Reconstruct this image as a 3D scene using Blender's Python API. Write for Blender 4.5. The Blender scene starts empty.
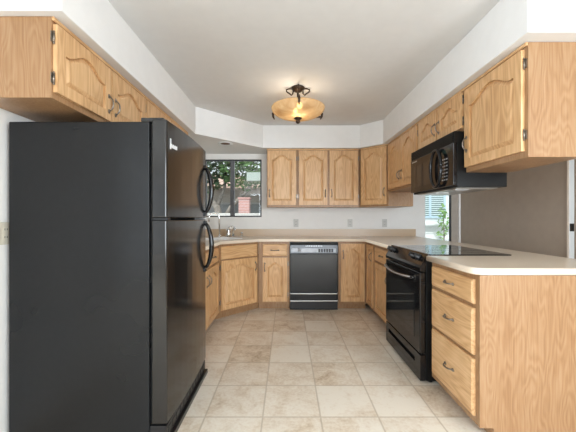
import bpy, bmesh, math, random
from mathutils import Vector, Matrix
random.seed(7)
R = math.radians
SC = bpy.context.scene
COL = SC.collection
H = 1.18            # camera height

# ------------------------------------------------------------------ camera
cd = bpy.data.cameras.new('camera'); cam = bpy.data.objects.new('camera', cd); COL.objects.link(cam)
cam.location = (0, 0, H); cam.rotation_euler = (R(90), 0, 0)
cd.sensor_width = 36; cd.lens = 308 / 576 * 36
cd.shift_x = 1 / 576; cd.shift_y = 2 / 576
cd.clip_start = 0.02
SC.camera = cam

# ------------------------------------------------------------------ world, daylight and added fill lights, exposure
w = bpy.data.worlds.new('world'); SC.world = w; w.use_nodes = True
bg = w.node_tree.nodes['Background']; bg.inputs[0].default_value = (0.88, 0.95, 1.0, 1); bg.inputs[1].default_value = 1.0
def area(name, loc, rot, sx, sy, power, col=(1, 1, 1)):
    d = bpy.data.lights.new(name, 'AREA'); d.shape = 'RECTANGLE'; d.size = sx; d.size_y = sy
    d.energy = power; d.color = col
    o = bpy.data.objects.new(name, d); COL.objects.link(o); o.location = loc; o.rotation_euler = rot
    return o
# unseen fill added far behind the camera, as daylight from assumed windows
area('rear_fill_light', (0.4, -7.2, 1.35), (R(90), 0, 0), 4.6, 2.3, 212, (0.83, 0.92, 1.0))
area('assumed_left_window_light', (-3.9, -1.6, 1.35), (R(90), 0, R(-62)), 2.4, 1.9, 122, (0.80, 0.91, 1.0))  # unseen light added on the left, for a window assumed there
area('right_fill_light', (2.35, -1.2, 1.4), (R(90), 0, R(62)), 1.6, 1.6, 125, (0.82, 0.92, 1.0))  # unseen fill added on the right for surfaces facing that way, no window there
# unseen overhead fill added behind the camera, like a bounced flash
area('overhead_fill_light', (0.3, -1.2, 2.40), (R(0), 0, 0), 1.2, 0.8, 16, (0.87, 0.94, 1.0))
sd = bpy.data.lights.new('sun', 'SUN'); sd.energy = 2.6; sd.angle = R(3); sd.color = (1.0, 0.97, 0.92)
so = bpy.data.objects.new('sun', sd); COL.objects.link(so); so.rotation_euler = (R(38), 0, R(-14))
SC.view_settings.view_transform = 'Standard'; SC.view_settings.look = 'None'
SC.view_settings.gamma = 1; SC.view_settings.use_curve_mapping = False
SC.view_settings.exposure = 0.40
SC.cycles.diffuse_bounces = 8

# ------------------------------------------------------------------ materials
def new_mat(name):
    m = bpy.data.materials.new(name); m.use_nodes = True
    nt = m.node_tree; b = nt.nodes['Principled BSDF']
    return m, nt, b
def N(nt, t, **kw):
    n = nt.nodes.new(t)
    for k, v in kw.items(): setattr(n, k, v)
    return n
def ramp(nt, stops):
    n = nt.nodes.new('ShaderNodeValToRGB'); e = n.color_ramp.elements
    while len(e) < len(stops): e.new(0.5)
    for i, (p, c) in enumerate(stops): e[i].position = p; e[i].color = (*c, 1)
    return n
def plain(name, c, rough=0.5, metal=0.0, vary=0.06, scale=12, bump=0.0, spec=0.5, coat=0.0):
    m, nt, b = new_mat(name)
    tc = N(nt, 'ShaderNodeTexCoord'); nz = N(nt, 'ShaderNodeTexNoise'); nz.inputs['Scale'].default_value = scale; nz.inputs['Detail'].default_value = 4
    nt.links.new(tc.outputs['Object'], nz.inputs['Vector'])
    r = ramp(nt, [(0.3, [x * (1 - vary) for x in c]), (0.7, [min(1, x * (1 + vary)) for x in c])])
    nt.links.new(nz.outputs['Fac'], r.inputs[0]); nt.links.new(r.outputs[0], b.inputs['Base Color'])
    b.inputs['Roughness'].default_value = rough; b.inputs['Metallic'].default_value = metal
    b.inputs['Specular IOR Level'].default_value = spec; b.inputs['Coat Weight'].default_value = coat
    if bump:
        n2 = N(nt, 'ShaderNodeTexNoise'); n2.inputs['Scale'].default_value = scale * 12; n2.inputs['Detail'].default_value = 3
        nt.links.new(tc.outputs['Object'], n2.inputs['Vector'])
        bp = N(nt, 'ShaderNodeBump'); bp.inputs['Strength'].default_value = bump; bp.inputs['Distance'].default_value = 0.004
        nt.links.new(n2.outputs['Fac'], bp.inputs['Height']); nt.links.new(bp.outputs[0], b.inputs['Normal'])
    return m
def oak(name, axis, tint=(1, 1, 1), contrast=1.0, across=5.5):
    """flat-sawn oak: contour lines of a noise stretched along the grain, plus fine pores"""
    m, nt, b = new_mat(name); L = nt.links.new
    tc = N(nt, 'ShaderNodeTexCoord'); oi = N(nt, 'ShaderNodeObjectInfo')
    off = N(nt, 'ShaderNodeVectorMath', operation='SCALE'); off.inputs[0].default_value = (17, 23, 31)
    L(oi.outputs['Random'], off.inputs['Scale'])
    ad = N(nt, 'ShaderNodeVectorMath', operation='ADD'); L(tc.outputs['Object'], ad.inputs[0]); L(off.outputs[0], ad.inputs[1])
    def stretched(across, along):
        mp = N(nt, 'ShaderNodeMapping'); s = [across] * 3; s[axis] = along
        mp.inputs['Scale'].default_value = s; L(ad.outputs[0], mp.inputs['Vector']); return mp
    a = N(nt, 'ShaderNodeTexNoise'); a.inputs['Scale'].default_value = 1; a.inputs['Detail'].default_value = 2.0
    L(stretched(across, across * 0.2).outputs[0], a.inputs['Vector'])
    mu = N(nt, 'ShaderNodeMath', operation='MULTIPLY'); mu.inputs[1].default_value = 95; L(a.outputs['Fac'], mu.inputs[0])
    si = N(nt, 'ShaderNodeMath', operation='SINE'); L(mu.outputs[0], si.inputs[0])
    p = N(nt, 'ShaderNodeTexNoise'); p.inputs['Scale'].default_value = 1; p.inputs['Detail'].default_value = 3
    L(stretched(150, 5).outputs[0], p.inputs['Vector'])
    t = N(nt, 'ShaderNodeTexNoise'); t.inputs['Scale'].default_value = 1; t.inputs['Detail'].default_value = 2
    L(stretched(9, 1.0).outputs[0], t.inputs['Vector'])
    def madd(src, k, add):
        n = N(nt, 'ShaderNodeMath', operation='MULTIPLY_ADD'); L(src, n.inputs[0]); n.inputs[1].default_value = k
        if isinstance(add, float): n.inputs[2].default_value = add
        else: L(add, n.inputs[2])
        return n.outputs[0]
    v = madd(si.outputs[0], 0.11 * contrast, 0.0)
    v = madd(p.outputs['Fac'], 0.75 * contrast, v)
    v = madd(t.outputs['Fac'], 0.55, v)
    v = madd(v, 1.0, -0.15 - 0.375 * (contrast - 1))
    r = ramp(nt, [(0.15, [0.46 * tint[0], 0.243 * tint[1], 0.103 * tint[2]]), (0.5, [0.63 * tint[0], 0.385 * tint[1], 0.188 * tint[2]]),
                  (0.85, [0.755 * tint[0], 0.505 * tint[1], 0.28 * tint[2]])])
    L(v, r.inputs[0]); L(r.outputs[0], b.inputs['Base Color'])
    b.inputs['Roughness'].default_value = 0.34; b.inputs['Specular IOR Level'].default_value = 0.4
    bp = N(nt, 'ShaderNodeBump'); bp.inputs['Strength'].default_value = 0.12; bp.inputs['Distance'].default_value = 0.002
    L(p.outputs['Fac'], bp.inputs['Height']); L(bp.outputs[0], b.inputs['Normal'])
    return m
def tile_floor():
    m, nt, b = new_mat('vinyl_stone_tile'); L = nt.links.new
    tc = N(nt, 'ShaderNodeTexCoord'); mp = N(nt, 'ShaderNodeMapping')
    T = 0.343
    mp.inputs['Location'].default_value = (-0.199 / T, -1.826 / T, 0); mp.inputs['Scale'].default_value = (1 / T, 1 / T, 1)
    L(tc.outputs['Object'], mp.inputs['Vector'])
    fl = N(nt, 'ShaderNodeVectorMath', operation='FLOOR'); L(mp.outputs[0], fl.inputs[0])
    fr = N(nt, 'ShaderNodeVectorMath', operation='FRACTION'); L(mp.outputs[0], fr.inputs[0])
    wn = N(nt, 'ShaderNodeTexWhiteNoise', noise_dimensions='2D'); L(fl.outputs[0], wn.inputs['Vector'])
    # per-tile shifted marbling
    sc = N(nt, 'ShaderNodeVectorMath', operation='SCALE'); sc.inputs['Scale'].default_value = 9.0; L(wn.outputs['Color'], sc.inputs[0])
    ad = N(nt, 'ShaderNodeVectorMath', operation='ADD'); L(tc.outputs['Object'], ad.inputs[0]); L(sc.outputs[0], ad.inputs[1])
    n1 = N(nt, 'ShaderNodeTexNoise'); n1.inputs['Scale'].default_value = 6; n1.inputs['Detail'].default_value = 7; n1.inputs['Roughness'].default_value = 0.65; n1.inputs['Distortion'].default_value = 0.6
    L(ad.outputs[0], n1.inputs['Vector'])
    n2 = N(nt, 'ShaderNodeTexNoise'); n2.inputs['Scale'].default_value = 55; n2.inputs['Detail'].default_value = 4; L(ad.outputs[0], n2.inputs['Vector'])
    a1 = N(nt, 'ShaderNodeMath', operation='MULTIPLY_ADD'); L(n2.outputs['Fac'], a1.inputs[0]); a1.inputs[1].default_value = 0.45; L(n1.outputs['Fac'], a1.inputs[2])
    a2 = N(nt, 'ShaderNodeMath', operation='MULTIPLY_ADD'); L(wn.outputs['Value'], a2.inputs[0]); a2.inputs[1].default_value = 0.26; L(a1.outputs[0], a2.inputs[2])
    r = ramp(nt, [(0.52, (0.45, 0.335, 0.22)), (0.70, (0.65, 0.545, 0.42)), (0.86, (0.75, 0.67, 0.56)), (1.05 - 0.06, (0.80, 0.74, 0.64))])
    L(a2.outputs[0], r.inputs[0])
    sx = N(nt, 'ShaderNodeSeparateXYZ'); L(fr.outputs[0], sx.inputs[0])
    def edge(o):
        s = N(nt, 'ShaderNodeMath', operation='SUBTRACT'); L(o, s.inputs[0]); s.inputs[1].default_value = 0.5
        q = N(nt, 'ShaderNodeMath', operation='ABSOLUTE'); L(s.outputs[0], q.inputs[0]); return q.outputs[0]
    mx = N(nt, 'ShaderNodeMath', operation='MAXIMUM'); L(edge(sx.outputs[0]), mx.inputs[0]); L(edge(sx.outputs[1]), mx.inputs[1])
    gt = N(nt, 'ShaderNodeMapRange'); gt.inputs[1].default_value = 0.481; gt.inputs[2].default_value = 0.492; L(mx.outputs[0], gt.inputs[0])
    mix = N(nt, 'ShaderNodeMix', data_type='RGBA'); L(gt.outputs[0], mix.inputs['Factor']); L(r.outputs[0], mix.inputs['A']); mix.inputs['B'].default_value = (0.44, 0.36, 0.26, 1)
    mf = N(nt, 'ShaderNodeMath', operation='MULTIPLY'); L(gt.outputs[0], mf.inputs[0]); mf.inputs[1].default_value = 0.6; L(mf.outputs[0], mix.inputs['Factor'])
    L(mix.outputs['Result'], b.inputs['Base Color'])
    b.inputs['Roughness'].default_value = 0.42
    bp = N(nt, 'ShaderNodeBump'); bp.inputs['Strength'].default_value = 0.25; bp.inputs['Distance'].default_value = 0.002; bp.invert = True
    L(gt.outputs[0], bp.inputs['Height']); L(bp.outputs[0], b.inputs['Normal'])
    return m
def glass_mat(name, tint=(0.95, 0.97, 0.97), refl=0.05):
    m = bpy.data.materials.new(name); m.use_nodes = True; nt = m.node_tree; nt.nodes.remove(nt.nodes['Principled BSDF'])
    t = N(nt, 'ShaderNodeBsdfTransparent'); t.inputs[0].default_value = (*tint, 1)
    g = N(nt, 'ShaderNodeBsdfGlossy'); g.inputs['Roughness'].default_value = 0.03
    mx = N(nt, 'ShaderNodeMixShader'); mx.inputs[0].default_value = refl
    nt.links.new(t.outputs[0], mx.inputs[1]); nt.links.new(g.outputs[0], mx.inputs[2]); nt.links.new(mx.outputs[0], nt.nodes['Material Output'].inputs[0])
    return m
def alabaster():
    m = bpy.data.materials.new('amber_alabaster_glass'); m.use_nodes = True; nt = m.node_tree; nt.nodes.remove(nt.nodes['Principled BSDF'])
    L = nt.links.new
    tc = N(nt, 'ShaderNodeTexCoord'); nz = N(nt, 'ShaderNodeTexNoise'); nz.inputs['Scale'].default_value = 9; nz.inputs['Detail'].default_value = 5; nz.inputs['Distortion'].default_value = 1.2
    L(tc.outputs['Object'], nz.inputs['Vector'])
    r = ramp(nt, [(0.3, (0.64, 0.47, 0.28)), (0.7, (0.84, 0.71, 0.51))]); L(nz.outputs['Fac'], r.inputs[0])
    tr = N(nt, 'ShaderNodeBsdfTranslucent'); df = N(nt, 'ShaderNodeBsdfDiffuse'); tp = N(nt, 'ShaderNodeBsdfTransparent'); em = N(nt, 'ShaderNodeEmission')
    for n in (tr, df, tp, em): L(r.outputs[0], n.inputs[0])
    em.inputs['Strength'].default_value = 0.06
    m1 = N(nt, 'ShaderNodeMixShader'); m1.inputs[0].default_value = 0.5; L(tr.outputs[0], m1.inputs[1]); L(df.outputs[0], m1.inputs[2])
    m2 = N(nt, 'ShaderNodeMixShader'); m2.inputs[0].default_value = 0.5; L(m1.outputs[0], m2.inputs[1]); L(tp.outputs[0], m2.inputs[2])
    ads = N(nt, 'ShaderNodeAddShader'); L(m2.outputs[0], ads.inputs[0]); L(em.outputs[0], ads.inputs[1])
    L(ads.outputs[0], nt.nodes['Material Output'].inputs[0])
    return m
def emit(name, c, s):
    m, nt, b = new_mat(name); b.inputs['Emission Color'].default_value = (*c, 1); b.inputs['Emission Strength'].default_value = s; b.inputs['Base Color'].default_value = (*c, 1)
    return m

OAKV = oak('oak_vertical_grain', 2); OAKH = oak('oak_horizontal_grain', 0)
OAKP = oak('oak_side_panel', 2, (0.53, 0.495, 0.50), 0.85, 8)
M_wall = plain('wall_paint_cream', (0.80, 0.79, 0.765), 0.7, vary=0.015, bump=0.05)
M_soff = plain('soffit_paint_white', (0.79, 0.79, 0.785), 0.7, vary=0.015, bump=0.05)
M_ceil = plain('ceiling_paint', (0.70, 0.70, 0.70), 0.8, vary=0.015, bump=0.06)
M_taupe = plain('taupe_wall_paint', (0.425, 0.345, 0.275), 0.75, vary=0.03, bump=0.04)
M_white = plain('white_enamel', (0.85, 0.85, 0.84), 0.25, vary=0.01)
M_trim = plain('white_trim_paint', (0.82, 0.83, 0.83), 0.4, vary=0.01)
M_floor = tile_floor()
M_counter = plain('beige_solid_surface', (0.80, 0.69, 0.56), 0.22, vary=0.035, scale=160)
M_splash = plain('tan_backsplash', (0.53, 0.40, 0.275), 0.3, vary=0.035, scale=160)
M_black = plain('black_gloss_enamel', (0.006, 0.006, 0.007), 0.12, vary=0.1)
M_blackdoor = plain('black_satin_steel', (0.010, 0.009, 0.0085), 0.15, vary=0.1, spec=0.6)
M_blackside = plain('black_pebbled_steel', (0.006, 0.0065, 0.0075), 0.36, vary=0.15, bump=0.05, scale=30, spec=0.33)
def smudgy(m, lo, hi, scale):
    nt = m.node_tree; b = nt.nodes['Principled BSDF']; tc = N(nt, 'ShaderNodeTexCoord'); nz = N(nt, 'ShaderNodeTexNoise')
    nz.inputs['Scale'].default_value = scale; nz.inputs['Detail'].default_value = 3
    mr = N(nt, 'ShaderNodeMapRange'); mr.inputs[1].default_value = 0.35; mr.inputs[2].default_value = 0.65; mr.inputs[3].default_value = lo; mr.inputs[4].default_value = hi
    nt.links.new(tc.outputs['Object'], nz.inputs['Vector']); nt.links.new(nz.outputs['Fac'], mr.inputs[0]); nt.links.new(mr.outputs[0], b.inputs['Roughness'])
smudgy(M_blackside, 0.24, 0.48, 2.2)
M_blackmatte = plain('black_textured_enamel', (0.005, 0.005, 0.005), 0.4, vary=0.1, spec=0.2)
M_blackglass = plain('black_ceramic_glass', (0.008, 0.008, 0.009), 0.05, vary=0.0, spec=0.7)
M_ovenglass = plain('dark_oven_glass', (0.02, 0.02, 0.02), 0.05, vary=0.05, spec=0.7)
M_blackplastic = plain('black_plastic', (0.012, 0.012, 0.013), 0.3, vary=0.1)
M_slot = plain('dark_recess', (0.004, 0.004, 0.004), 0.8)
M_chrome = plain('chrome', (0.75, 0.75, 0.74), 0.14, 1.0, vary=0.02)
M_silver = plain('silver_trim', (0.55, 0.56, 0.58), 0.3, 0.6, vary=0.03)
M_bronze = plain('dark_bronze', (0.06, 0.04, 0.028), 0.35, 0.85, vary=0.2, scale=40)
M_antique = plain('antique_pewter', (0.26, 0.225, 0.19), 0.28, 0.9, vary=0.35, scale=90)
M_almond = plain('almond_plastic', (0.60, 0.56, 0.46), 0.4, vary=0.02)
M_grayplate = plain('gray_plate_plastic', (0.50, 0.49, 0.46), 0.4, vary=0.02)
M_alum = plain('bronze_aluminum', (0.035, 0.036, 0.04), 0.4, 0.3, vary=0.1)
M_glass = glass_mat('window_glass')
M_bowl = alabaster()
M_bulb = emit('lit_bulb', (1.0, 0.82, 0.5), 9)
M_print = plain('white_print', (0.7, 0.7, 0.7), 0.5)
M_gray = plain('grey_print', (0.30, 0.30, 0.30), 0.5)
M_steel = plain('brushed_steel', (0.5, 0.49, 0.47), 0.28, 0.9, vary=0.08)
M_screen = plain('green_black_display', (0.02, 0.035, 0.03), 0.1)
M_stucco = plain('garden_wall_stucco', (0.30, 0.30, 0.30), 0.9, vary=0.12, scale=5, bump=0.3)
M_siding = plain('white_siding', (0.80, 0.84, 0.85), 0.6, vary=0.02)
M_blue = plain('pale_blue_frame', (0.50, 0.66, 0.78), 0.5, vary=0.04)
M_louver = plain('pale_louver', (0.62, 0.74, 0.76), 0.5, vary=0.04)
M_shade = plain('dim_interior', (0.18, 0.27, 0.28), 0.7)
M_bark = plain('grey_bark', (0.28, 0.25, 0.22), 0.9, vary=0.3, scale=14, bump=0.5)
M_leaf = plain('leaf_green', (0.085, 0.17, 0.055), 0.55, vary=0.6, scale=3)
M_leafd = plain('leaf_dark_green', (0.045, 0.085, 0.04), 0.6, vary=0.5, scale=3)
M_leafl = plain('leaf_light_green', (0.24, 0.42, 0.14), 0.5, vary=0.4, scale=3)
M_pink = plain('pink_brick', (0.62, 0.36, 0.33), 0.8, vary=0.08, scale=20)
M_roof = plain('terracotta_tile', (0.60, 0.42, 0.34), 0.8, vary=0.2, scale=10)
M_ground = plain('gravel_ground', (0.34, 0.33, 0.30), 0.9, vary=0.2, scale=25)
M_eave = plain('grey_green_eave', (0.36, 0.42, 0.38), 0.7, vary=0.05)

# ------------------------------------------------------------------ mesh building
class MB:
    def __init__(self): self.v = []; self.f = []; self.mi = []; self.cur = 0; self.sm = []
    def face(self, idx, smooth=False): self.f.append(idx); self.mi.append(self.cur); self.sm.append(smooth)
    def box(self, a, b):
        x0, y0, z0 = [min(p, q) for p, q in zip(a, b)]; x1, y1, z1 = [max(p, q) for p, q in zip(a, b)]
        n = len(self.v)
        self.v += [(x0, y0, z0), (x1, y0, z0), (x1, y1, z0), (x0, y1, z0), (x0, y0, z1), (x1, y0, z1), (x1, y1, z1), (x0, y1, z1)]
        for q in ((0, 3, 2, 1), (4, 5, 6, 7), (0, 1, 5, 4), (1, 2, 6, 5), (2, 3, 7, 6), (3, 0, 4, 7)): self.face([n + i for i in q])
        return self
    def loft(self, loops, cap0=True, cap1=True, smooth=False):
        n = len(self.v); k = len(loops[0])
        for lp in loops: self.v += [tuple(p) for p in lp]
        for j in range(len(loops) - 1):
            for i in range(k):
                a = n + j * k + i; b = n + j * k + (i + 1) % k
                self.face([a, b, b + k, a + k], smooth)
        if cap0: self.face([n + i for i in range(k)][::-1])
        if cap1: self.face([n + (len(loops) - 1) * k + i for i in range(k)])
        return self
    def prism_z(self, poly, z0, z1): return self.loft([[(x, y, z0) for x, y in poly], [(x, y, z1) for x, y in poly]])
    def prism_y(self, poly, y0, y1): return self.loft([[(x, y0, z) for x, z in poly], [(x, y1, z) for x, z in poly]])
    def prism_x(self, poly, x0, x1): return self.loft([[(x0, y, z) for y, z in poly], [(x1, y, z) for y, z in poly]])
    def tube(self, pts, r, seg=10, smooth=True):
        pts = [Vector(p) for p in pts]; loops = []
        rr = r if isinstance(r, (list, tuple)) else [r] * len(pts)
        ref = None
        for i, p in enumerate(pts):
            t = (pts[min(i + 1, len(pts) - 1)] - pts[max(i - 1, 0)]).normalized()
            if ref is None:
                ref = Vector((0, 0, 1)) if abs(t.z) < 0.9 else Vector((1, 0, 0))
            u = t.cross(ref).normalized(); ref = u.cross(t).normalized()
            loops.append([p + (u * math.cos(2 * math.pi * k / seg) + ref * math.sin(2 * math.pi * k / seg)) * rr[i] for k in range(seg)])
        return self.loft(loops, smooth=smooth)
    def cyl(self, p0, p1, r, seg=20, r1=None): return self.tube([p0, p1], [r, r if r1 is None else r1], seg)
    def lathe(self, prof, c=(0, 0, 0), seg=32, axis='z', caps=True):
        loops = []
        for r, h in prof:
            lp = []
            for k in range(seg):
                a = 2 * math.pi * k / seg; u, v_ = r * math.cos(a), r * math.sin(a)
                if axis == 'z': q = (u, v_, h)
                elif axis == 'y': q = (u, h, v_)
                else: q = (h, u, v_)
                lp.append((c[0] + q[0], c[1] + q[1], c[2] + q[2]))
            loops.append(lp)
        return self.loft(loops, cap0=caps, cap1=caps, smooth=True)
    def mesh(self, name, mats):
        me = bpy.data.meshes.new(name); me.from_pydata(self.v, [], self.f)
        for m in mats: me.materials.append(m)
        for p, i, s in zip(me.polygons, self.mi, self.sm): p.material_index = i; p.use_smooth = s
        bm = bmesh.new(); bm.from_mesh(me); bmesh.ops.recalc_face_normals(bm, faces=bm.faces); bm.to_mesh(me); bm.free()
        return me
    def build(self, name, mats, parent=None, loc=(0, 0, 0), rot=(0, 0, 0), bevel=0.0, seg=2, label=None):
        if not isinstance(mats, (list, tuple)): mats = [mats]
        return link(name, self.mesh(name, mats), parent, loc, rot, bevel, seg, label)
def link(name, me, parent=None, loc=(0, 0, 0), rot=(0, 0, 0), bevel=0.0, seg=2, label=None):
    o = bpy.data.objects.new(name, me); COL.objects.link(o); o.parent = parent
    o.location = loc; o.rotation_euler = rot
    if bevel:
        b = o.modifiers.new('bevel', 'BEVEL'); b.width = bevel; b.segments = seg; b.limit_method = 'ANGLE'; b.angle_limit = R(40)
    if label: o['label'] = label
    return o
def tag(o, label, cat, group=None):
    o['label'] = label; o['category'] = cat
    if group: o['group'] = group
    return o
def thing(name, label, cat, loc=(0, 0, 0), rz=0, group=None):
    o = bpy.data.objects.new(name, None); COL.objects.link(o); o.location = loc; o.rotation_euler = (0, 0, R(rz)); o.empty_display_size = 0.1
    return tag(o, label, cat, group)
def struct(o): o['kind'] = 'structure'; return o

# ------------------------------------------------------------------ room shell
XL, XR, YB, ZC, ZS = -1.47, 2.56, 4.54, 2.43, 2.124
YR = -7.4
struct(MB().box((-4.4, YR, -0.06), (XR + 0.1, YB + 0.1, 0)).build('floor', M_floor))
struct(MB().box((-4.4, YR, ZC), (XR + 0.1, YB + 0.1, ZC + 0.06)).build('ceiling', M_ceil))
struct(MB().box((XL - 0.1, 0.6, 0), (XL, YB, ZC)).build('wall_left', M_wall))
WX0, WX1, WZ0, WZ1 = -1.215, -0.375, 1.195, 2.045
DX0, DX1, DZ1 = 2.035, 2.535, 2.04
b = MB()
b.box((XL - 0.1, YB, 0), (WX0, YB + 0.1, ZC)); b.box((WX0, YB, 0), (WX1, YB + 0.1, WZ0)); b.box((WX0, YB, WZ1), (WX1, YB + 0.1, ZC))
b.box((WX1, YB, 0), (DX0, YB + 0.1, ZC)); b.box((DX0, YB, DZ1), (DX1, YB + 0.1, ZC)); b.box((DX1, YB, 0), (XR + 0.1, YB + 0.1, ZC))
struct(b.build('wall_back', M_wall))
SY0, SY1 = 2.745, 2.80     # slot where daylight shows at the end of the taupe wall
b = MB().box((XR, YR, 0), (XR + 0.03, SY0, ZC)).box((XR, SY1, 0), (XR + 0.03, YB, ZC)).box((XR, SY0, 2.05), (XR + 0.03, SY1, ZC))
struct(b.build('wall_right', M_taupe))
# dropped soffit over the cabinets
soff = [(XL, 1.40), (-1.026, 1.40), (-1.026, 3.45), (-0.325, 4.15), (0.983, 4.15), (1.222, 3.911), (1.222, 1.563), (1.66, 1.563), (1.66, YB), (XL, YB)]
struct(MB().prism_z(soff, ZS, ZC).build('ceiling_soffit', M_soff, bevel=0.004))
struct(MB().box((1.64, 1.68, 0), (1.74, YB, 0.872)).build('wall_peninsula', M_taupe))

# kitchen window
wf = MB(); y0, y1 = YB + 0.02, YB + 0.075; t = 0.019
wf.box((WX0, y0, WZ0), (WX0 + t, y1, WZ1)); wf.box((WX1 - t, y0, WZ0), (WX1, y1, WZ1)); wf.box((WX0 + t, y0, WZ0), (WX1 - t, y1, WZ0 + t)); wf.box((WX0 + t, y0, WZ1 - t), (WX1 - t, y1, WZ1))
win = struct(wf.build('window_1', M_alum, bevel=0.002))
xm = (WX0 + WX1) / 2 - 0.015
MB().box((xm - 0.030, y0 - 0.004, WZ0 + t), (xm + 0.030, y1 - 0.005, WZ1 - t)).build('meeting_stile', plain('grey_aluminum', (0.10, 0.10, 0.105), 0.4, 0.3), win, bevel=0.003)
MB().box((xm + 0.034, y0 + 0.018, WZ0 + t), (WX1 - t, y0 + 0.022, WZ1 - t)).build('pane', M_glass, win)
MB().box((WX0 + t, y0 + 0.036, WZ0 + t), (xm - 0.034, y0 + 0.040, WZ1 - t)).build('pane', M_glass, win)
# sliding patio door in the dining nook
df = MB(); y0, y1 = YB + 0.02, YB + 0.08
df.box((DX1 - 0.10, y0, 0), (DX1, y1, DZ1)); df.box((DX0, y0, 0), (DX0 + 0.012, y1, DZ1)); df.box((DX0 + 0.012, y0, 0), (DX1 - 0.10, y1, 0.06)); df.box((DX0 + 0.012, y0, DZ1 - 0.05), (DX1 - 0.10, y1, DZ1))
door = struct(df.build('door_1', plain('greige_door_frame', (0.40, 0.35, 0.30), 0.5), bevel=0.003))
MB().box((DX1 - 0.112, y0 + 0.005, 0.06), (DX1 - 0.101, y1 - 0.01, DZ1 - 0.05)).build('door_stile', M_alum, door)
MB().box((DX0 + 0.013, y0 + 0.02, 0.06), (DX1 - 0.113, y0 + 0.024, DZ1 - 0.05)).build('pane', M_glass, door)
# bright slot: white jamb with a dark latch
o = struct(MB().box((XR - 0.012, SY1 - 0.001, 0), (XR + 0.045, SY1 + 0.018, 2.05)).build('trim_1', M_taupe, bevel=0.002))
dj = struct(MB().box((XR + 0.002, SY1 - 0.006, 0), (XR + 0.06, SY1 - 0.0005, 2.05)).box((XR + 0.031, SY0 - 0.04, 0), (XR + 0.06, SY0 + 0.004, 2.05)).build('door_2', M_trim))
MB().box((XR + 0.004, SY1 - 0.030, 1.06), (XR + 0.028, SY1 - 0.0065, 1.13)).build('latch', M_blackplastic, dj, bevel=0.002)

# ------------------------------------------------------------------ cabinet hardware
_cache = {}
def pull_mesh():
    if 'pull' not in _cache:
        m = MB(); Lh = 0.046
        pts = []
        for i in range(13):
            u = -1 + 2 * i / 12
            pts.append((0, -0.004 - 0.024 * (1 - abs(u) ** 2.6), u * Lh))
        m.tube(pts, [0.0042 + 0.0012 * (1 - abs(-1 + 2 * i / 12)) for i in range(13)], 8)
        for s in (-1, 1): m.lathe([(0.0, -0.006), (0.0085, -0.005), (0.0095, 0.0)], (0, 0, s * Lh), 12, 'y')
        for s in (-1, 1): m.box((-0.005, -0.003, s * Lh - 0.013), (0.005, 0, s * Lh + 0.013))
        _cache['pull'] = m.mesh('handle', [M_antique])
    return _cache['pull']
def hinge_mesh(side):
    k = 'hinge%d' % side
    if k not in _cache:
        m = MB(); m.box((0, -0.003, -0.024), (side * 0.013, 0.0, 0.024)); m.cyl((0, -0.006, -0.026), (0, -0.006, 0.026), 0.0048, 8)
        m.lathe([(0.0, -0.033), (0.004, -0.03), (0.0048, -0.026)], (0, -0.006, 0), 8); m.lathe([(0.0048, 0.026), (0.004, 0.03), (0.0, 0.033)], (0, -0.006, 0), 8)
        _cache[k] = m.mesh('hinge', [M_antique])
    return _cache[k]
def arch_pts(x0, x1, zs, rise, n=22):
    """cathedral top edge from x1 to x0 (right to left)"""
    out = []
    for i in range(n + 1):
        u = 1 - 2 * i / n
        a = abs(u)
        f = 0 if a > 0.86 else (0.5 + 0.5 * math.cos(math.pi * a / 0.86)) ** 0.72
        out.append((x0 + (x1 - x0) * (u + 1) / 2, zs + rise * f))
    return out
TH = 0.02
def add_door(cab, x, z, dw, dh, handle=None, hz=None, hinge=None, arch=True, part='door', st=0.056):
    """frame-and-panel door; local x right, y into the cabinet, z up; its back sits on the face frame"""
    m = MB(); st = min(st, dw * 0.22)
    rise = min(0.07, dh * 0.2, dw * 0.17) if arch else 0
    ztop = dh - st - rise if arch else dh - st
    m.box((0, -TH, 0), (st, 0, dh)); m.box((dw - st, -TH, 0), (dw, 0, dh)); m.box((st, -TH, 0), (dw - st, 0, st))
    if arch:
        ar = arch_pts(st, dw - st, ztop, rise)
        for (xa, za), (xb, zb) in zip(ar[:-1], ar[1:]):
            m.prism_y([(xb, zb), (xa, za), (xa, dh), (xb, dh)], -TH, 0)
    else:
        m.box((st, -TH, dh - st), (dw - st, 0, dh))
    d = m.build(part, OAKV, cab, (x, 0, z), bevel=0.0)
    bv = d.modifiers.new('weld', 'WELD'); bv.merge_threshold = 0.0001
    # raised panel
    out = [(st, st), (dw - st, st)] + (arch_pts(st, dw - st, ztop, rise) if arch else [(dw - st, ztop), (st, ztop)])
    cx, cz = dw / 2, (st + ztop + rise) / 2; pw, ph = dw - 2 * st, ztop + rise - st
    def inset(k): return [(cx + (a - cx) * (1 - 2 * k / pw), cz + (c - cz) * (1 - 2 * k / ph)) for a, c in out]
    p = MB(); g = 0.0005
    p.loft([[(a, -0.001, c) for a, c in inset(g)], [(a, -0.0035, c) for a, c in inset(g)], [(a, -0.0045, c) for a, c in inset(0.007)], [(a, -0.0165, c) for a, c in inset(min(0.03, pw * 0.16))]])
    p.build('raised_panel', OAKV, d)
    if handle:
        hx = 0.028 if handle == 'L' else dw - 0.028
        link('handle', pull_mesh(), d, (hx, -TH, hz))
    if hinge:
        s = -1 if hinge == 'L' else 1
        hx = 0 if hinge == 'L' else dw
        for zz in (0.16 * dh if dh > 0.4 else 0.2 * dh, dh * 0.86 if dh > 0.4 else 0.8 * dh):
            link('hinge', hinge_mesh(s), d, (hx + s * 0.005, -0.001, zz))
    return d
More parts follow.
